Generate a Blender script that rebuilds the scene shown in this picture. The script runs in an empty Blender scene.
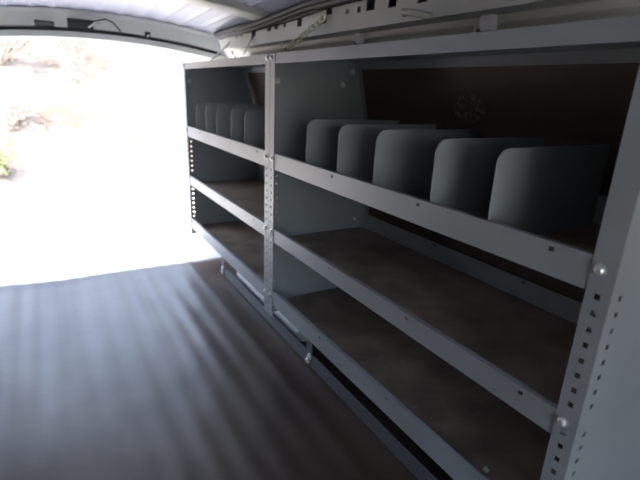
import bpy, bmesh, math, random
from mathutils import Vector, Matrix, noise
random.seed(7)
scene = bpy.context.scene
C = scene.collection

# ---------------------------------------------------------------- camera
cam_d = bpy.data.cameras.new('camera')
cam = bpy.data.objects.new('camera', cam_d)
C.objects.link(cam)
YAW, PIT, ROL = 0.5405, 0.3132, 0.0445
CAM = Vector((-0.690, -1.526, 0.939))
fw = Vector((math.sin(YAW) * math.cos(PIT), math.cos(YAW) * math.cos(PIT), -math.sin(PIT)))
r0 = fw.cross(Vector((0, 0, 1))).normalized()
u0 = r0.cross(fw)
rr = r0 * math.cos(ROL) + u0 * math.sin(ROL)
uu = -r0 * math.sin(ROL) + u0 * math.cos(ROL)
M = Matrix((rr, uu, -fw)).transposed().to_4x4()
M.translation = CAM
cam.matrix_world = M
cam_d.sensor_width = 36
cam_d.lens = 460.27 / 640 * 36
cam_d.clip_start = 0.02
cam_d.dof.use_dof = True
cam_d.dof.focus_distance = 1.05
cam_d.dof.aperture_fstop = 3.4
scene.camera = cam

# ---------------------------------------------------------------- world, sun, exposure
w = bpy.data.worlds.new('sky')
scene.world = w
w.use_nodes = True
wn = w.node_tree.nodes
wl = w.node_tree.links
sky = wn.new('ShaderNodeTexSky')
sky.sky_type = 'NISHITA'
sky.sun_disc = False
sky.sun_elevation = math.radians(52)
sky.sun_rotation = math.radians(255)
sky.air_density = 1.0
sky.dust_density = 2.0
wn['Background'].inputs['Strength'].default_value = 1.35
hs = wn.new('ShaderNodeHueSaturation')
hs.inputs['Saturation'].default_value = 0.72
wl.new(sky.outputs[0], hs.inputs['Color'])
wl.new(hs.outputs[0], wn['Background'].inputs[0])
sun_d = bpy.data.lights.new('sun', 'SUN')
sun_d.energy = 17.0
sun_d.angle = math.radians(0.6)
sun_d.color = (1.0, 0.94, 0.86)
sun = bpy.data.objects.new('sun', sun_d)
C.objects.link(sun)
to_sun = Vector((-0.66, -0.30, 0.95)).normalized()
sun.rotation_euler = to_sun.to_track_quat('Z', 'Y').to_euler()
vs = scene.view_settings
vs.view_transform = 'Standard'
vs.look = 'None'
vs.exposure = 0.38
vs.gamma = 1.0
vs.use_curve_mapping = False
scene.cycles.use_denoising = True
scene.cycles.max_bounces = 10
scene.cycles.diffuse_bounces = 6

# ---------------------------------------------------------------- materials
def mat(name, col, rough=0.5, metal=0.0, var=0.12, vscale=8.0, col2=None, bump=0.0, bscale=60.0, spec=0.5, stretch=None):
    m = bpy.data.materials.new(name)
    m.use_nodes = True
    n, l = m.node_tree.nodes, m.node_tree.links
    b = n['Principled BSDF']
    b.inputs['Roughness'].default_value = rough
    b.inputs['Metallic'].default_value = metal
    b.inputs['Specular IOR Level'].default_value = spec
    tc = n.new('ShaderNodeTexCoord')
    mp = n.new('ShaderNodeMapping')
    l.new(tc.outputs['Object'], mp.inputs[0])
    if stretch:
        mp.inputs['Scale'].default_value = stretch
    nz = n.new('ShaderNodeTexNoise')
    nz.inputs['Scale'].default_value = vscale
    nz.inputs['Detail'].default_value = 5
    l.new(mp.outputs[0], nz.inputs['Vector'])
    ramp = n.new('ShaderNodeValToRGB')
    c2 = col2 or tuple(max(0, c * (1 - 2 * var)) for c in col)
    ramp.color_ramp.elements[0].position = 0.35
    ramp.color_ramp.elements[1].position = 0.65
    ramp.color_ramp.elements[0].color = (*c2, 1)
    ramp.color_ramp.elements[1].color = (*col, 1)
    l.new(nz.outputs['Fac'], ramp.inputs[0])
    l.new(ramp.outputs[0], b.inputs['Base Color'])
    if bump:
        n2 = n.new('ShaderNodeTexNoise')
        n2.inputs['Scale'].default_value = bscale
        n2.inputs['Detail'].default_value = 3
        l.new(mp.outputs[0], n2.inputs['Vector'])
        bp = n.new('ShaderNodeBump')
        bp.inputs['Strength'].default_value = bump
        bp.inputs['Distance'].default_value = 0.002
        l.new(n2.outputs['Fac'], bp.inputs['Height'])
        l.new(bp.outputs[0], b.inputs['Normal'])
    return m

STEEL = mat('grey_painted_steel', (0.275, 0.292, 0.305), 0.42, 0.0, 0.06, 5.0, bump=0.15, bscale=25)
DIVID = mat('divider_steel', (0.29, 0.315, 0.32), 0.4, 0.0, 0.06, 6.0, bump=0.1, bscale=20)
LINER = mat('brown_stained_board', (0.30, 0.228, 0.185), 0.40, 0.0, 0.2, 9.0, (0.16, 0.122, 0.10), bump=0.3, bscale=60)
CHROME = mat('zinc_bolt', (0.74, 0.74, 0.73), 0.32, 0.6, 0.05, 40)
CREAM = mat('cream_body_paint', (0.62, 0.63, 0.58), 0.4, 0.0, 0.08, 3.0, bump=0.1, bscale=12)
WHITE = mat('white_body_paint', (0.74, 0.74, 0.74), 0.35, 0.0, 0.05, 3.0)
HEADER = mat('pale_header_paint', (0.80, 0.81, 0.74), 0.35, 0.0, 0.04, 3.0)
RAIL = mat('dark_grey_steel', (0.085, 0.092, 0.105), 0.42, 0.0, 0.06, 5.0)
ROOF = mat('pale_roof_paint', (0.36, 0.375, 0.47), 0.38, 0.0, 0.04, 2.0)
BLACK = mat('black_plastic', (0.02, 0.02, 0.021), 0.5, 0.0, 0.1, 30)
LOOM = mat('black_loom', (0.009, 0.008, 0.009), 0.6, 0.0, 0.2, 30, bump=0.4, bscale=120)
DARKWALL = mat('dark_unseen_wall', (0.10, 0.10, 0.105), 0.6, 0.0, 0.1, 4.0)  # unseen left wall, made dark to cut light bounced into the shelf bays
PIPE = mat('white_plastic', (0.82, 0.84, 0.87), 0.35, 0.0, 0.04, 10)
CHAINM = mat('pale_chain', (0.72, 0.74, 0.56), 0.4, 0.1, 0.1, 40)
PAPER = mat('white_paper', (0.8, 0.8, 0.78), 0.8, 0.0, 0.03, 40)
GROUND = mat('pale_gravel', (0.62, 0.59, 0.54), 0.9, 0.0, 0.06, 2.0, bump=0.5, bscale=20)
BANK = mat('dry_earth_bank', (0.20, 0.165, 0.14), 0.95, 0.0, 0.2, 1.8, (0.09, 0.068, 0.055), bump=0.6, bscale=5)
TWIG = mat('brown_twigs', (0.24, 0.18, 0.15), 0.9, 0.0, 0.1, 6)
DRYLEAF = mat('dry_leaves', (0.33, 0.26, 0.21), 0.8, 0.0, 0.15, 3)
GREENLEAF = mat('green_leaves', (0.24, 0.30, 0.13), 0.7, 0.0, 0.15, 3)

def plywood_mat():
    m = mat('brown_hardboard', (0.085, 0.055, 0.045), 0.6, 0.0, 0.2, 4.0, (0.055, 0.036, 0.030), bump=0.2, bscale=40, stretch=(1, 0.6, 3))
    n, l = m.node_tree.nodes, m.node_tree.links
    b = n['Principled BSDF']
    src = b.inputs['Base Color'].links[0].from_socket
    # a worn pale patch left on the board
    tc = n.new('ShaderNodeTexCoord')
    mp = n.new('ShaderNodeMapping')
    mp.inputs['Location'].default_value = (0, 0.535 / 0.06, -0.908 / 0.04)
    mp.inputs['Scale'].default_value = (0.0, 1 / 0.06, 1 / 0.04)
    l.new(tc.outputs['Object'], mp.inputs[0])
    ln = n.new('ShaderNodeVectorMath')
    ln.operation = 'LENGTH'
    l.new(mp.outputs[0], ln.inputs[0])
    inside = n.new('ShaderNodeMath')
    inside.operation = 'LESS_THAN'
    inside.inputs[1].default_value = 1.0
    l.new(ln.outputs['Value'], inside.inputs[0])
    nz = n.new('ShaderNodeTexNoise')
    nz.inputs['Scale'].default_value = 75
    l.new(tc.outputs['Object'], nz.inputs['Vector'])
    gt = n.new('ShaderNodeMath')
    gt.operation = 'GREATER_THAN'
    gt.inputs[1].default_value = 0.52
    l.new(nz.outputs['Fac'], gt.inputs[0])
    mu = n.new('ShaderNodeMath')
    mu.operation = 'MULTIPLY'
    l.new(inside.outputs[0], mu.inputs[0])
    l.new(gt.outputs[0], mu.inputs[1])
    mx = n.new('ShaderNodeMixRGB')
    mx.inputs[2].default_value = (0.17, 0.135, 0.105, 1)
    l.new(mu.outputs[0], mx.inputs[0])
    l.new(src, mx.inputs[1])
    l.new(mx.outputs[0], b.inputs['Base Color'])
    return m
PLY = plywood_mat()

def mat_mat():
    m = mat('ribbed_rubber', (0.072, 0.050, 0.037), 0.42, 0.0, 0.2, 3.0, (0.040, 0.027, 0.020), spec=0.5, bump=0.25, bscale=30)
    n, l = m.node_tree.nodes, m.node_tree.links
    b = n['Principled BSDF']
    b.inputs['IOR'].default_value = 1.58
    tc = n.new('ShaderNodeTexCoord')
    nz = n.new('ShaderNodeTexNoise')
    nz.inputs['Scale'].default_value = 4
    nz.inputs['Detail'].default_value = 1
    mp = n.new('ShaderNodeMapping')
    mp.inputs['Scale'].default_value = (5.0, 0.12, 1)
    l.new(tc.outputs['Object'], mp.inputs[0])
    l.new(mp.outputs[0], nz.inputs['Vector'])
    mr = n.new('ShaderNodeMapRange')
    mr.inputs['To Min'].default_value = 0.27
    mr.inputs['To Max'].default_value = 0.50
    l.new(nz.outputs['Fac'], mr.inputs[0])
    l.new(mr.outputs[0], b.inputs['Roughness'])
    return m
RUBBER = mat_mat()

# ---------------------------------------------------------------- helpers
def obj(name, bm, m, parent=None, smooth=False, bevel=0.0, normals=True):
    if normals:
        bmesh.ops.recalc_face_normals(bm, faces=bm.faces[:])
    me = bpy.data.meshes.new(name)
    bm.to_mesh(me)
    bm.free()
    me.materials.append(m)
    if smooth:
        for p in me.polygons:
            p.use_smooth = True
    o = bpy.data.objects.new(name, me)
    C.objects.link(o)
    if parent:
        o.parent = parent
    if bevel:
        md = o.modifiers.new('bevel', 'BEVEL')
        md.width = bevel
        md.segments = 2
        md.limit_method = 'ANGLE'
    return o

def tag(o, label, cat, group=None, kind=None):
    o['label'] = label
    o['category'] = cat
    if group:
        o['group'] = group
    if kind:
        o['kind'] = kind
    return o

def empty(name, loc=(0, 0, 0)):
    o = bpy.data.objects.new(name, None)
    o.empty_display_size = 0.05
    C.objects.link(o)
    o.location = loc
    return o

def struct(o):
    o['kind'] = 'structure'
    return o

def box(bm, x0, x1, y0, y1, z0, z1):
    v = [bm.verts.new((x, y, z)) for x in (x0, x1) for y in (y0, y1) for z in (z0, z1)]
    for f in ((0, 1, 3, 2), (4, 6, 7, 5), (0, 4, 5, 1), (2, 3, 7, 6), (0, 2, 6, 4), (1, 5, 7, 3)):
        bm.faces.new([v[i] for i in f])

def prism(bm, pts, h0, h1, put):
    a = [bm.verts.new(put(p[0], p[1], h0)) for p in pts]
    b = [bm.verts.new(put(p[0], p[1], h1)) for p in pts]
    n = len(pts)
    bm.faces.new(a)
    bm.faces.new(b[::-1])
    for i in range(n):
        bm.faces.new((a[i], b[i], b[(i + 1) % n], a[(i + 1) % n]))

def plate(bm, u0, u1, v0, v1, holes, t, put):
    """a sheet with real rectangular holes; put(u, v, h) gives the point"""
    us = sorted({u0, u1, *[h[0] for h in holes], *[h[1] for h in holes]})
    vs_ = sorted({v0, v1, *[h[2] for h in holes], *[h[3] for h in holes]})
    us = [u for u in us if u0 <= u <= u1]
    vs_ = [v for v in vs_ if v0 <= v <= v1]
    vd = {}
    def V(i, j, k):
        if (i, j, k) not in vd:
            vd[(i, j, k)] = bm.verts.new(put(us[i], vs_[j], k * t))
        return vd[(i, j, k)]
    nu, nv = len(us) - 1, len(vs_) - 1
    def solid(i, j):
        if i < 0 or j < 0 or i >= nu or j >= nv:
            return False
        cu, cv = (us[i] + us[i + 1]) / 2, (vs_[j] + vs_[j + 1]) / 2
        return not any(h[0] < cu < h[1] and h[2] < cv < h[3] for h in holes)
    for i in range(nu):
        for j in range(nv):
            if not solid(i, j):
                continue
            for k in (0, 1):
                bm.faces.new((V(i, j, k), V(i + 1, j, k), V(i + 1, j + 1, k), V(i, j + 1, k)))
            if not solid(i - 1, j):
                bm.faces.new((V(i, j, 0), V(i, j + 1, 0), V(i, j + 1, 1), V(i, j, 1)))
            if not solid(i + 1, j):
                bm.faces.new((V(i + 1, j, 0), V(i + 1, j + 1, 0), V(i + 1, j + 1, 1), V(i + 1, j, 1)))
            if not solid(i, j - 1):
                bm.faces.new((V(i, j, 0), V(i + 1, j, 0), V(i + 1, j, 1), V(i, j, 1)))
            if not solid(i, j + 1):
                bm.faces.new((V(i, j + 1, 0), V(i + 1, j + 1, 0), V(i + 1, j + 1, 1), V(i, j + 1, 1)))

def tube(bm, pts, r, seg=8, caps=True):
    pts = [Vector(p) for p in pts]
    rings = []
    n = len(pts)
    up = Vector((0.13, 0.31, 0.94))
    for i, p in enumerate(pts):
        d = (pts[min(i + 1, n - 1)] - pts[max(i - 1, 0)]).normalized()
        a = d.cross(up)
        if a.length < 1e-3:
            a = d.cross(Vector((1, 0, 0)))
        a.normalize()
        b = d.cross(a)
        rad = r[i] if isinstance(r, (list, tuple)) else r
        rings.append([bm.verts.new(p + (a * math.cos(2 * math.pi * k / seg) + b * math.sin(2 * math.pi * k / seg)) * rad) for k in range(seg)])
    for i in range(n - 1):
        for k in range(seg):
            bm.faces.new((rings[i][k], rings[i][(k + 1) % seg], rings[i + 1][(k + 1) % seg], rings[i + 1][k]))
    if caps:
        bm.faces.new(rings[0][::-1])
        bm.faces.new(rings[-1])

def bolt_bm(pos, axis, r=0.0095):
    """a domed bolt head on a washer"""
    bm = bmesh.new()
    axis = Vector(axis).normalized()
    q = axis.to_track_quat('Z', 'Y')
    prof = [(r * 1.15, 0.0), (r * 1.15, 0.0015), (r * 0.85, 0.0018), (r * 0.82, 0.005), (r * 0.6, 0.0072), (r * 0.25, 0.008)]
    seg = 12
    rings = []
    for pr, ph in prof:
        rings.append([bm.verts.new(Vector(pos) + q @ Vector((pr * math.cos(2 * math.pi * k / seg), pr * math.sin(2 * math.pi * k / seg), ph))) for k in range(seg)])
    for i in range(len(rings) - 1):
        for k in range(seg):
            bm.faces.new((rings[i][k], rings[i][(k + 1) % seg], rings[i + 1][(k + 1) % seg], rings[i + 1][k]))
    bm.faces.new(rings[0][::-1])
    bm.faces.new(rings[-1])
    return bm

# ---------------------------------------------------------------- levels measured in the photograph (metres)
LIPS = [(0.722, 0.666), (0.445, 0.395), (0.192, 0.134)]     # top and bottom of each shelf's front lip
ZT, ZTB = 1.050, 1.019                                       # top band
PB = 0.085                                                   # foot of the end panels
LEND, REND = 1.14, -1.215
def roof_z(x):
    return 1.268 - 0.135 * (x + 0.40) ** 2
def ceil_off(y):
    return 0.042 - 0.032 * min(1.0, max(0.0, (y - 0.30) / 0.95))
YR = 1.30                                                    # rear doorway
XW = 0.445                                                    # cargo liner
XL = -1.27

# ---------------------------------------------------------------- the outside
def ground():
    bm = bmesh.new()
    box(bm, -30, 30, -20, 40, -0.75, -0.65)
    o = obj('ground', bm, GROUND)
    struct(o)
ground()

def bank():
    bm = bmesh.new()
    nx, ny = 90, 50
    g = []
    for j in range(ny + 1):
        row = []
        for i in range(nx + 1):
            x = -14 + 30 * i / nx
            y = 6.3 + 12 * j / ny
            s = max(0, y - 7.0)
            z = -0.68 + 0.85 * min(s, 3.6) + 0.06 * s + 0.45 * noise.noise(Vector((x * 0.5, y * 0.5, 2))) * min(1, s) + 0.2 * noise.noise(Vector((x * 1.9, y * 1.9, 5))) * min(1, s)
            row.append(bm.verts.new((x, y, max(z, -0.70))))
        g.append(row)
    for j in range(ny):
        for i in range(nx):
            bm.faces.new((g[j][i], g[j][i + 1], g[j + 1][i + 1], g[j + 1][i]))
    # give the bank its body
    front = g[0]; back = g[-1]
    o = obj('hillside', bm, BANK, smooth=True)
    struct(o)
bank()

def bank_z(x, y):
    s = max(0, y - 7.0)
    return -0.68 + 0.85 * min(s, 3.6) + 0.06 * s + 0.45 * noise.noise(Vector((x * 0.5, y * 0.5, 2))) * min(1, s) + 0.2 * noise.noise(Vector((x * 1.9, y * 1.9, 5))) * min(1, s)

def shrub(name, x, y, h, label, leafm, n_stem, n_leaf, lean):
    base = Vector((x, y, bank_z(x, y) - 0.05))
    root = empty(name, base)
    tag(root, label, 'shrub')
    bm = bmesh.new()
    tips = []
    for k in range(n_stem):
        a = random.uniform(0, 2 * math.pi)
        d = Vector((math.cos(a) * 0.45 + lean, math.sin(a) * 0.25 - 0.1, random.uniform(0.7, 1.0)))
        pts = []
        p = Vector((0, 0, 0))
        for s in range(6):
            pts.append(p.copy())
            p += d * h / 5 + Vector((random.uniform(-1, 1), random.uniform(-1, 1), 0)) * h * 0.04
            tips.append(p.copy())
        tube(bm, pts, [0.03 - 0.0045 * s for s in range(6)], 5)
    obj('stem', bm, TWIG, root)
    bm = bmesh.new()
    for k in range(n_leaf):
        c = random.choice(tips) + Vector((random.gauss(0, 0.13), random.gauss(0, 0.13), random.gauss(0, 0.13))) * h
        if c.z < 0.05:
            continue
        q = Vector((random.uniform(-1, 1), random.uniform(-1, 1), random.uniform(-0.2, 1))).to_track_quat('Z', 'Y')
        s = random.uniform(0.03, 0.06)
        vs4 = [bm.verts.new(c + q @ Vector(v)) for v in ((-s, 0, 0), (0, -s * 0.5, s * 0.2), (s * 1.3, 0, 0), (0, s * 0.5, s * 0.2))]
        bm.faces.new(vs4)
    obj('foliage', bm, leafm, root, normals=False)
shrub('dry_shrub', -1.25, 8.9, 1.1, 'brown twiggy shrub leaning on the sunlit bank, high beside the left picture edge', DRYLEAF, 7, 200, 0.35)
shrub('dry_shrub', -0.65, 9.6, 0.9, 'small sparse brown shrub on the bank close under the roof header', DRYLEAF, 5, 110, 0.25)
shrub('dry_shrub', -1.15, 7.75, 0.55, 'low brown shrub low on the sunlit bank, right of the green shrub', DRYLEAF, 6, 120, 0.2)
shrub('green_shrub', -1.36, 7.15, 0.45, 'low green shrub at the foot of the sunlit bank', GREENLEAF, 6, 200, 0.0)

# ---------------------------------------------------------------- van shell
def shell():
    # cargo floor (painted metal under the mat) and the rear sill
    bm = bmesh.new()
    box(bm, XL, 0.56, -3.0, YR, -0.05, -0.014)
    struct(obj('floor', bm, WHITE))
    bm = bmesh.new()
    prism(bm, [(YR, -0.013), (YR + 0.16, -0.03), (YR + 0.18, -0.06), (YR + 0.18, -0.20), (YR, -0.20)], XL, 0.56, lambda a, b, h: (h, a, b))
    struct(obj('trim_1', bm, WHITE, bevel=0.008))
    # roof skin with pressed lengthwise ribs
    bm = bmesh.new()
    n = 150
    xs = [XL - 0.02 + (0.64 - XL) * i / n for i in range(n + 1)]
    def rib(x):
        q = ((x + 0.03) % 0.10) / 0.10
        return -0.006 * max(0.0, 1 - abs(q - 0.5) / 0.16)
    rows = []
    for y in (-3.0, 0.30, 0.65, 1.0, 1.25, YR + 0.14):
        off = ceil_off(y)
        prof = [(x, roof_z(x) + off + rib(x)) for x in xs] + [(x, roof_z(x) + 0.09) for x in xs[::-1]]
        rows.append([bm.verts.new((a, y, b)) for a, b in prof])
    for ra, rb in zip(rows, rows[1:]):
        for k in range(len(ra)):
            kk = (k + 1) % len(ra)
            bm.faces.new((ra[k], ra[kk], rb[kk], rb[k]))
    bm.faces.new(rows[0]); bm.faces.new(rows[-1][::-1])
    struct(obj('ceiling', bm, ROOF))
    # roof bow
    bm = bmesh.new()
    m_ = 40
    xs = [-1.2 + 1.42 * i / m_ for i in range(m_ + 1)]
    sec = [(0.485, 0.046), (0.500, 0.012), (0.530, 0.008), (0.610, 0.008), (0.640, 0.014), (0.655, 0.046)]
    rows = [[bm.verts.new((x, a, roof_z(x) + b)) for a, b in sec] for x in xs]
    for i in range(m_):
        for k in range(len(sec)):
            kk = (k + 1) % len(sec)
            bm.faces.new((rows[i][k], rows[i][kk], rows[i + 1][kk], rows[i + 1][k]))
    bm.faces.new(rows[0]); bm.faces.new(rows[-1][::-1])
    struct(obj('trim_2', bm, CREAM, smooth=False, bevel=0.004))
    # header above the rear doorway
    bm = bmesh.new()
    xs = [XL + (0.50 - XL) * i / 60 for i in range(61)]
    sec = [(1.292, 0.006), (1.298, -0.004), (1.306, -0.012), (1.318, -0.076), (1.335, -0.079), (1.335, -0.093), (1.318, -0.095), (1.316, -0.122), (1.33, -0.130), (1.42, -0.132), (1.42, 0.006)]
    rows = [[bm.verts.new((x, a, roof_z(x) + b)) for a, b in sec] for x in xs]
    for i in range(60):
        for k in range(len(sec)):
            kk = (k + 1) % len(sec)
            bm.faces.new((rows[i][k], rows[i][kk], rows[i + 1][kk], rows[i + 1][k]))
    bm.faces.new(rows[0]); bm.faces.new(rows[-1][::-1])
    struct(obj('trim_3', bm, HEADER, bevel=0.002))
    # right body side: outer skin, hardboard liner, recess, slotted rail
    bm = bmesh.new()
    box(bm, 0.56, 0.60, -3.0, YR, -0.05, 1.17)
    struct(obj('wall_right', bm, WHITE))
    bm = bmesh.new()
    prism(bm, [(XW, 0.0), (XW + 0.006, 0.0), (XW + 0.006, 0.505), (0.410, 0.86), (0.360, 1.046), (0.354, 1.046), (0.404, 0.86), (XW, 0.505)], -2.4, YR + 0.09, lambda a, b, h: (a, h, b))
    struct(obj('trim_4', bm, PLY))
    # recess panel between shelf top and rail, with its pressed steps
    bm = bmesh.new()
    prof = [(0.392, 1.047), (0.365, 1.049), (0.335, 1.075), (0.335, 1.105), (0.315, 1.118), (0.31, 1.150), (0.56, 1.150), (0.56, 1.047)]
    prism(bm, prof, -3.0, 1.22, lambda a, b, h: (a, h, b))
    struct(obj('trim_5', bm, CREAM, bevel=0.006))
    # slotted rail
    slots = []
    for y, zc, hy, hz in ((0.253, 1.196, 0.020, 0.017), (0.028, 1.210, 0.022, 0.012), (-0.222, 1.212, 0.022, 0.027), (-0.330, 1.210, 0.020, 0.028),
                          (0.545, 1.203, 0.022, 0.018), (0.470, 1.204, 0.022, 0.018), (0.727, 1.198, 0.026, 0.022), (0.955, 1.196, 0.016, 0.012), (0.890, 1.196, 0.016, 0.012),
                          (-0.090, 1.196, 0.010, 0.007), (-0.160, 1.194, 0.010, 0.009), (0.055, 1.178, 0.010, 0.006), (0.385, 1.200, 0.012, 0.012),
                          (-0.46, 1.200, 0.020, 0.022), (-0.60, 1.198, 0.020, 0.02)):
        slots.append((y - hy, y + hy, zc - hz, zc + hz))
    bm = bmesh.new()
    plate(bm, -3.0, 1.22, 1.142, 1.262, slots, 0.003, lambda a, b, h: (0.238 + h + max(0, 0.0), a, b))
    # under-flange back to the recess
    box(bm, 0.238, 0.335, -3.0, 1.22, 1.136, 1.142)
    struct(obj('trim_6', bm, CREAM))
    # rear pillar on the right
    bm = bmesh.new()
    prism(bm, [(0.56, 0.0), (0.50, 0.0), (0.49, 0.5), (0.455, 0.85), (0.405, 1.047), (0.365, 1.05), (0.27, 1.16), (0.24, 1.215), (0.56, 1.215)], 1.22, YR + 0.10, lambda a, b, h: (a, h, b))
    struct(obj('trim_7', bm, WHITE, bevel=0.006))
    # unseen left side, darkened against bounce, and an added front partition
    bm = bmesh.new()
    plate(bm, -3.0, YR, -0.05, 1.25, [], -0.05, lambda a, b, h: (XL + h, a, b))
    struct(obj('wall_left', bm, DARKWALL))
    bm = bmesh.new()
    plate(bm, XL, 0.60, -0.05, 1.30, [(-1.18, -0.14, 0.32, 1.20)], -0.04, lambda a, b, h: (a, -3.0 + h, b))  # unseen partition, its opening sized to shape the light from the front
    struct(obj('wall_front', bm, STEEL))
shell()

# ribbed rubber mat on the van floor
def rubber_mat():
    bm = bmesh.new()
    nx, ny = 280, 150
    x0, x1 = -1.22, 0.44
    top = []
    for j in range(ny + 1):
        row = []
        for i in range(nx + 1):
            x = x0 + (x1 - x0) * i / nx
            t = j / ny
            ye = 0.915 + 0.02 * math.sin(x * 3.1) + 0.008 * math.sin(x * 11) - 0.06 * max(0, x + 0.2)
            y = -2.9 + (ye + 2.9) * t
            q2 = (x / 0.082) % 1
            band = 0.0030 * (0.5 + 0.5 * math.cos(2 * math.pi * q2)) * (0.7 + 0.5 * noise.noise(Vector((x * 7, y * 1.2, 9))))
            wav = 0.0045 * noise.noise(Vector((x * 5, y * 1.6, 1))) + 0.002 * noise.noise(Vector((x * 9, y * 5, 4)))
            if x > -0.08:
                wav *= max(0.0, 1 - (x + 0.08) / 0.05)
                band *= max(0.0, 1 - (x + 0.08) / 0.05)
            curl = 0.006 * max(0, (t - 0.985) / 0.015) * (0.5 + 0.5 * math.sin(x * 6)) * (1 if x < -0.05 else 0)
            row.append(bm.verts.new((x, y, -0.0012 + max(-0.004, band + wav) + curl)))
        top.append(row)
    for j in range(ny):
        for i in range(nx):
            bm.faces.new((top[j][i], top[j][i + 1], top[j + 1][i + 1], top[j + 1][i]))
    rim = [top[0][i] for i in range(nx + 1)] + [top[j][nx] for j in range(1, ny + 1)] + [top[ny][i] for i in range(nx - 1, -1, -1)] + [top[j][0] for j in range(ny - 1, 0, -1)]
    lowv = [bm.verts.new((v.co.x, v.co.y, -0.013)) for v in rim]
    n = len(rim)
    for i in range(n):
        bm.faces.new((rim[i], lowv[i], lowv[(i + 1) % n], rim[(i + 1) % n]))
    bm.faces.new(lowv[::-1])
    o = obj('floor_mat', bm, RUBBER, smooth=True)
    tag(o, 'dark ribbed rubber mat covering the van floor beside the shelving', 'floor mat')
rubber_mat()

# ---------------------------------------------------------------- shelving units
HOLE = 0.0046
def depth_at(z):
    pts = [(0.0, 0.44), (0.50, 0.44), (0.85, 0.40), (1.05, 0.35)]
    for (a, da), (b, db) in zip(pts, pts[1:]):
        if z <= b:
            return da + (db - da) * (z - a) / (b - a)
    return 0.35

def end_panel(y_out, sgn, parent, bolts_in=()):
    """upright end: side sheet at y_out, front flange turned inward (sgn = direction of the bay)"""
    bm = bmesh.new()
    t = 0.002
    zs = []
    z = 0.112
    while z < 0.70:
        if all(abs(z - b - 0.038) > 0.016 for a, b in LIPS):
            zs.append(z)
        z += 0.0275
    side = [(0.025 - HOLE, 0.025 + HOLE, z - HOLE, z + HOLE) for z in zs]
    plate(bm, 0.0, 0.05, PB, ZT, side, t, lambda a, b, h: (a, y_out + sgn * h, b))
    pts = [(0.05, PB), (depth_at(PB), PB), (0.44, 0.50), (0.40, 0.85), (0.35, ZT), (0.05, ZT)]
    prism(bm, pts, y_out, y_out + sgn * t, lambda a, b, h: (a, h, b))
    # rear stiffening flange
    prism(bm, [(0.44, PB), (0.44, 0.50), (0.40, 0.85), (0.35, ZT), (0.348, ZT), (0.398, 0.85), (0.438, 0.50), (0.438, PB)], y_out + sgn * t, y_out + sgn * 0.025, lambda a, b, h: (a, h, b))
    fl = [(0.0195 - HOLE, 0.0195 + HOLE, z - HOLE, z + HOLE) for z in zs]
    plate(bm, 0.0, 0.038, PB, ZT, fl, t, lambda a, b, h: (-0.0025 + h, y_out + sgn * a, b))
    p = obj('end_panel', bm, STEEL, parent)
    for zt_, zb_ in LIPS:
        obj('bolt', bolt_bm((-0.0025, y_out + sgn * 0.024, zb_ + 0.038), (-1, 0, 0), 0.0085), CHROME, p, smooth=False)
    obj('bolt', bolt_bm((-0.0025, y_out + sgn * 0.017, ZT - 0.012), (-1, 0, 0), 0.008), CHROME, p)
    for (bx, bz) in bolts_in:
        obj('bolt', bolt_bm((bx, y_out + sgn * t, bz), (0, sgn, 0), 0.009), CHROME, p)
    return p

def shelf(y0, y1, zt_, zb_, parent, holes_y):
    """tray: front lip with punched holes, base, rear upstand and end upstands"""
    bm = bmesh.new()
    D = depth_at(zt_) - 0.012
    holes = [(y - 0.005, y + 0.005, zt_ - 0.016, zt_ - 0.008) for y in holes_y]
    plate(bm, y0, y1, zb_, zt_, holes, 0.0018, lambda a, b, h: (0.0 + h, a, b))
    box(bm, 0.0018, 0.014, y0, y1, zt_ - 0.0018, zt_)                 # rolled top edge
    box(bm, 0.0018, D, y0, y1, zb_, zb_ + 0.0018)                     # base
    hr = [(y - 0.006, y + 0.006, zt_ + 0.001, zt_ + 0.008) for y in holes_y]
    plate(bm, y0, y1, zb_ + 0.0018, zt_ + 0.014, hr, 0.0018, lambda a, b, h: (D - 0.0018 + h, a, b))
    for ya, yb in ((y0, y0 + 0.0018), (y1 - 0.0018, y1)):
        box(bm, 0.018, D - 0.0018, ya, yb, zb_ + 0.0018, zt_ + 0.004)
    s = obj('shelf', bm, STEEL, parent)
    bm = bmesh.new()
    box(bm, 0.004, D - 0.003, y0 + 0.003, y1 - 0.003, zb_ + 0.0018, zb_ + 0.0048)
    obj('shelf_liner', bm, LINER, s)
    return s

def divider(y, zb_, zt_, parent, lean=0.0):
    """upright sheet with a rounded top front corner and a folded foot"""
    r = 0.028
    x0, x1 = 0.018, depth_at(zt_) - 0.02
    pts = [(x1, zb_), (x1, zt_)]
    pts += [(x0 + r + r * math.cos(a), zt_ - r + r * math.sin(a)) for a in [math.pi / 2 + math.pi / 2 * k / 6 for k in range(7)]]
    pts += [(x0, zb_)]
    bm = bmesh.new()
    prism(bm, pts, y - 0.0015, y + 0.0015, lambda a, b, h: (a, h, b))
    box(bm, 0.02, x1, y + 0.0015, y + 0.022, zb_, zb_ + 0.0015)
    # folded, slightly rounded front edge
    tube(bm, [(x0 + 0.001, y, zb_ + 0.002), (x0 + 0.001, y, zt_ - r)], 0.0018, 8)
    tube(bm, [(x0 + 0.001 + r * (1 - math.cos(a)), y, zt_ - 0.001 - r + r * math.sin(a)) for a in [math.pi / 2 * k / 6 for k in range(7)]] + [(x1, y, zt_ - 0.001)], 0.0018, 8)
    return obj('divider', bm, DIVID, parent)

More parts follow.
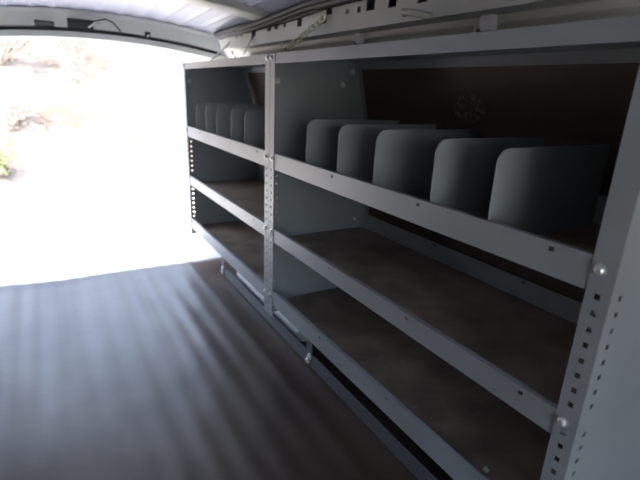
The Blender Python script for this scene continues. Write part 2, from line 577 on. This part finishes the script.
def unit(y_near, y_far, label, div_y, holes_y, bolts_far):
    root = empty('shelving_unit', (0, 0, 0))
    tag(root, label, 'shelving unit', 'grey steel van shelving units')
    end_panel(y_near, 1, root)
    end_panel(y_far, -1, root, bolts_far)
    a, b = y_near + 0.0035, y_far - 0.0035
    for i, (zt_, zb_) in enumerate(LIPS):
        s = shelf(a, b, zt_, zb_, root, holes_y[i])
        if i == 0:
            for y in div_y:
                divider(y, zb_ + 0.005, 0.853, s)
    # top sheet with its front band
    bm = bmesh.new()
    box(bm, -0.0005, 0.0015, a, b, ZTB, ZT)
    box(bm, 0.0015, 0.345, a, b, ZT - 0.004, ZT - 0.002)
    box(bm, 0.343, 0.345, a, b, ZTB, ZT - 0.004)
    obj('top_panel', bm, STEEL, root)
    return root
unit(REND, -0.0012, 'long near grey steel shelving unit with five dividers, right of the shared middle post',
     (-0.239, -0.423, -0.596, -0.804, -0.962), [(-0.426, -0.787, -1.108), (-0.433, -0.790, -1.106), (-0.40, -0.75, -1.10)],
     ((0.025, 0.965), (0.294, 0.964), (0.334, 1.012), (0.386, 0.437)))
unit(0.0012, LEND, 'farther grey steel shelving unit with five dividers, against the open rear doorway',
     (0.987, 0.812, 0.642, 0.453, 0.289), [(0.118, 0.406, 0.867), (0.15, 0.50, 0.85), (0.15, 0.50, 0.85)],
     ((0.03, 0.96),))

# base rails that carry both units on the floor
def base_rail(x, label, front):
    root = empty('base_rail', (x, 0, 0))
    tag(root, label, 'rail', 'base rails under the shelving')
    bm = bmesh.new()
    y0, y1 = -1.20, 0.655
    box(bm, 0.0, 0.003, y0, y1, 0.003, 0.056)
    box(bm, 0.003, 0.035, y0, y1, 0.003, 0.006)
    obj('angle_bar', bm, RAIL, root)
    for y in ((0.635, -0.29, -1.10) if front else (0.60, -0.30, -1.10)):
        bm = bmesh.new()
        box(bm, -0.003, 0.0, y - 0.02, y + 0.02, 0.004, 0.130)
        box(bm, -0.003, 0.030, y - 0.02, y + 0.02, 0.130, 0.133)
        f = obj('bracket', bm, RAIL, root)
        for z in (0.020, 0.045):
            obj('bolt', bolt_bm((-0.003, y + (0.008 if z < 0.03 else -0.006), z), (-1, 0, 0), 0.0105), CHROME, f)
base_rail(0.030, 'long grey steel rail on the floor along the front of both shelving units', True)
base_rail(0.390, 'grey steel rail on the floor at the back under the shelves', False)

# white pipe lying under the shelves
bm = bmesh.new()
tube(bm, [(0.098, 0.53, 0.040), (0.098, -0.14, 0.040)], 0.038, 20)
tag(obj('pipe', bm, PIPE, smooth=False, bevel=0.003), 'white plastic pipe lying on the floor under the lowest shelves by the middle post', 'pipe')

# scrap of paper on the lowest shelf
bm = bmesh.new()
v = [bm.verts.new(p) for p in ((0.075, -1.022, 0.1392), (0.088, -1.020, 0.1392), (0.090, -1.006, 0.1405), (0.077, -1.008, 0.1392))]
v2 = [bm.verts.new(p.co + Vector((0, 0, 0.0006))) for p in v]
bm.faces.new(v[::-1]); bm.faces.new(v2)
for i in range(4):
    bm.faces.new((v[i], v[(i + 1) % 4], v2[(i + 1) % 4], v2[i]))
tag(obj('paper_scrap', bm, PAPER), 'tiny white paper scrap on the lowest shelf near the right end', 'scrap')

# ---------------------------------------------------------------- roof edge details
# wiring loom along the roof edge
def loom():
    bm = bmesh.new()
    for k, (dx, dz, r) in enumerate(((0.0, 0.0, 0.014), (-0.012, 0.010, 0.012), (0.012, 0.010, 0.012), (0.016, -0.006, 0.009))):
        pts = []
        n = 90
        for i in range(n + 1):
            y = 1.17 - 3.2 * i / n
            zb = 1.226 - 0.023 * min(1, max(0, (y - 0.1) / 0.55))
            pts.append((0.203 + dx + 0.003 * math.sin(y * 5 + k * 2), y, zb + dz + 0.003 * math.sin(y * 7 + k)))
        rr_ = [r * (1 + 0.10 * (i % 2)) for i in range(n + 1)]
        tube(bm, pts, rr_, 9)
    o = obj('wiring_loom', bm, LOOM, smooth=True)
    tag(o, 'thick black wiring loom running along the roof edge above the shelves', 'wiring')
loom()

# rubber door seal under the header
bm = bmesh.new()
tube(bm, [(x, 1.322, roof_z(x) - 0.086) for x in [XL + 0.02 + (0.25 - XL) * i / 40 for i in range(41)]], 0.0065, 8)
tag(obj('door_seal', bm, BLACK, smooth=True), 'black rubber seal strip along the header of the rear doorway', 'seal')

def header_piece(name, x, w_, h_, dz, label, cat, lever=None):
    z = roof_z(x) + dz
    root = empty(name, (x, 1.300, z))
    tag(root, label, cat)
    bm = bmesh.new()
    prism(bm, [(-0.002, h_), (0.04, h_), (0.04, -h_), (0.012, -h_), (-0.006, h_ * 0.2)], -w_, w_, lambda a, b, h: (h, a, b))
    obj('housing', bm, BLACK, root, bevel=0.002)
    if lever:
        bm = bmesh.new()
        tube(bm, [(lever[0], -0.004, -h_ * 0.6), (lever[0] + lever[1] * 0.5, -0.010, lever[2] * 0.6), (lever[0] + lever[1], -0.004, lever[2])], 0.004, 6)
        obj('lever', bm, CHROME, root)
header_piece('latch_catch', -0.625, 0.042, 0.012, -0.064, 'slim black plastic catch on the header, nearest the left picture edge', 'catch')
header_piece('door_latch', -0.465, 0.058, 0.023, -0.058, 'large black door latch with a metal lever on the rear header', 'latch', (0.035, 0.055, 0.012))
header_piece('door_striker', -0.140, 0.013, 0.016, -0.072, 'small black striker block on the header nearest the shelves', 'striker', (0.0, 0.002, 0.0))
# thin wire beside the latch
bm = bmesh.new()
tube(bm, [(-0.425, 1.300, roof_z(-0.42) - 0.048), (-0.39, 1.300, roof_z(-0.39) - 0.036), (-0.345, 1.296, roof_z(-0.345) - 0.024), (-0.31, 1.302, roof_z(-0.31) - 0.036), (-0.275, 1.312, roof_z(-0.275) - 0.072)], 0.003, 6)
tag(obj('wire', bm, BLACK, smooth=True), 'thin dark wire looping over the header beside the door latch', 'wire')

# bright steel support straps from shelf top to roof rail
def strap(a, b, label):
    a, b = Vector(a), Vector(b)
    root = empty('support_strap', a)
    tag(root, label, 'strap', 'steel support straps above the shelves')
    bm = bmesh.new()
    d = (b - a)
    side = d.cross(Vector((1, 0, 0))).normalized() * 0.009
    th = d.cross(side).normalized() * 0.0018
    for off in (-0.6, 0.6):
        c = side * off
        vs8 = [bm.verts.new(p + c + side * s * 0.45 + th * t) for p in (Vector(), d) for s in (-1, 1) for t in (-1, 1)]
        for f in ((0, 1, 3, 2), (4, 6, 7, 5), (0, 4, 5, 1), (2, 3, 7, 6), (0, 2, 6, 4), (1, 5, 7, 3)):
            bm.faces.new([vs8[i] for i in f])
    obj('bar', bm, CHROME, root)
    obj('bolt', bolt_bm(d * 0.98 + th, (-1, 0, 0), 0.008), CHROME, root)
strap((0.12, 1.10, 1.049), (0.236, 1.06, 1.165), 'bright steel support strap above the far end of the shelves')
strap((0.14, 0.66, 1.049), (0.236, 0.735, 1.170), 'bright steel support strap above the far shelving unit, nearer the middle post')

# pale chain from the shelf top to a slot in the rail
def chain():
    bm = bmesh.new()
    a, b = Vector((0.17, 0.310, 1.064)), Vector((0.222, 0.025, 1.190))
    n = 13
    d = (b - a).normalized()
    s1 = d.cross(Vector((1, 0, 0))).normalized()
    s2 = d.cross(s1)
    L = (b - a).length / n
    for i in range(n):
        c = a + (b - a) * (i + 0.5) / n
        s = s1 if i % 2 == 0 else (s1 * 0.5 + s2 * 0.85)
        pts = []
        for k in range(15):
            t = 2 * math.pi * k / 14
            pts.append(c + d * math.cos(t) * L * 0.72 + s * math.sin(t) * 0.0105)
        tube(bm, pts, 0.0030, 6, caps=False)
    o = obj('chain', bm, CHAINM, smooth=True)
    tag(o, 'pale steel chain slanting from shelf top to a slot in the roof rail', 'chain')
chain()

def bracket(y, x, z, s, label):
    root = empty('mounting_bracket', (x, y, z))
    tag(root, label, 'bracket', 'cream brackets on the recess above the shelves')
    bm = bmesh.new()
    prism(bm, [(0.0, -0.024), (-0.018, -0.022), (-0.026, 0.0), (-0.022, 0.022), (-0.004, 0.028), (0.0, 0.028)], -0.020 * s, 0.020 * s, lambda a, b, h: (a, h, b))
    obj('body', bm, PIPE, root, bevel=0.004)
    bm = bmesh.new()
    box(bm, -0.010, 0.0, 0.020 * s, 0.052 * s, -0.026, 0.026)
    obj('flange', bm, CREAM, root, bevel=0.003)
    for bb in ((-0.014, -0.010, 0.022 * s, 0.036 * s, -0.026, -0.014), (-0.012, -0.0005, -0.018 * s, -0.004 * s, 0.0275, 0.036), (-0.012, -0.0005, 0.008 * s, 0.018 * s, 0.0275, 0.034)):
        bm = bmesh.new()
        box(bm, *bb)
        obj('clip', bm, BLACK, root)
bracket(-0.075, 0.318, 1.126, 0.8, 'small cream bracket in the recess above the shelves, nearer the chain')
bracket(-0.640, 0.318, 1.122, 1.0, 'larger cream bracket in the recess above the near shelving unit')
# raised cream loop on the rail
bm = bmesh.new()
tube(bm, [(0.238, -0.395, 1.158), (0.222, -0.405, 1.160), (0.218, -0.45, 1.152), (0.222, -0.495, 1.142), (0.238, -0.505, 1.140)], 0.009, 10)
tag(obj('tie_loop', bm, CREAM, smooth=True), 'cream tie-down loop on the rail above the near shelving unit', 'loop')
# small round roof clip
bm = bolt_bm((-0.40, 0.55, roof_z(-0.40) - 0.024), (0, 0, -1), 0.014)
tag(obj('roof_clip', bm, CREAM), 'small round cream clip on the roof bow at the top picture edge', 'clip')
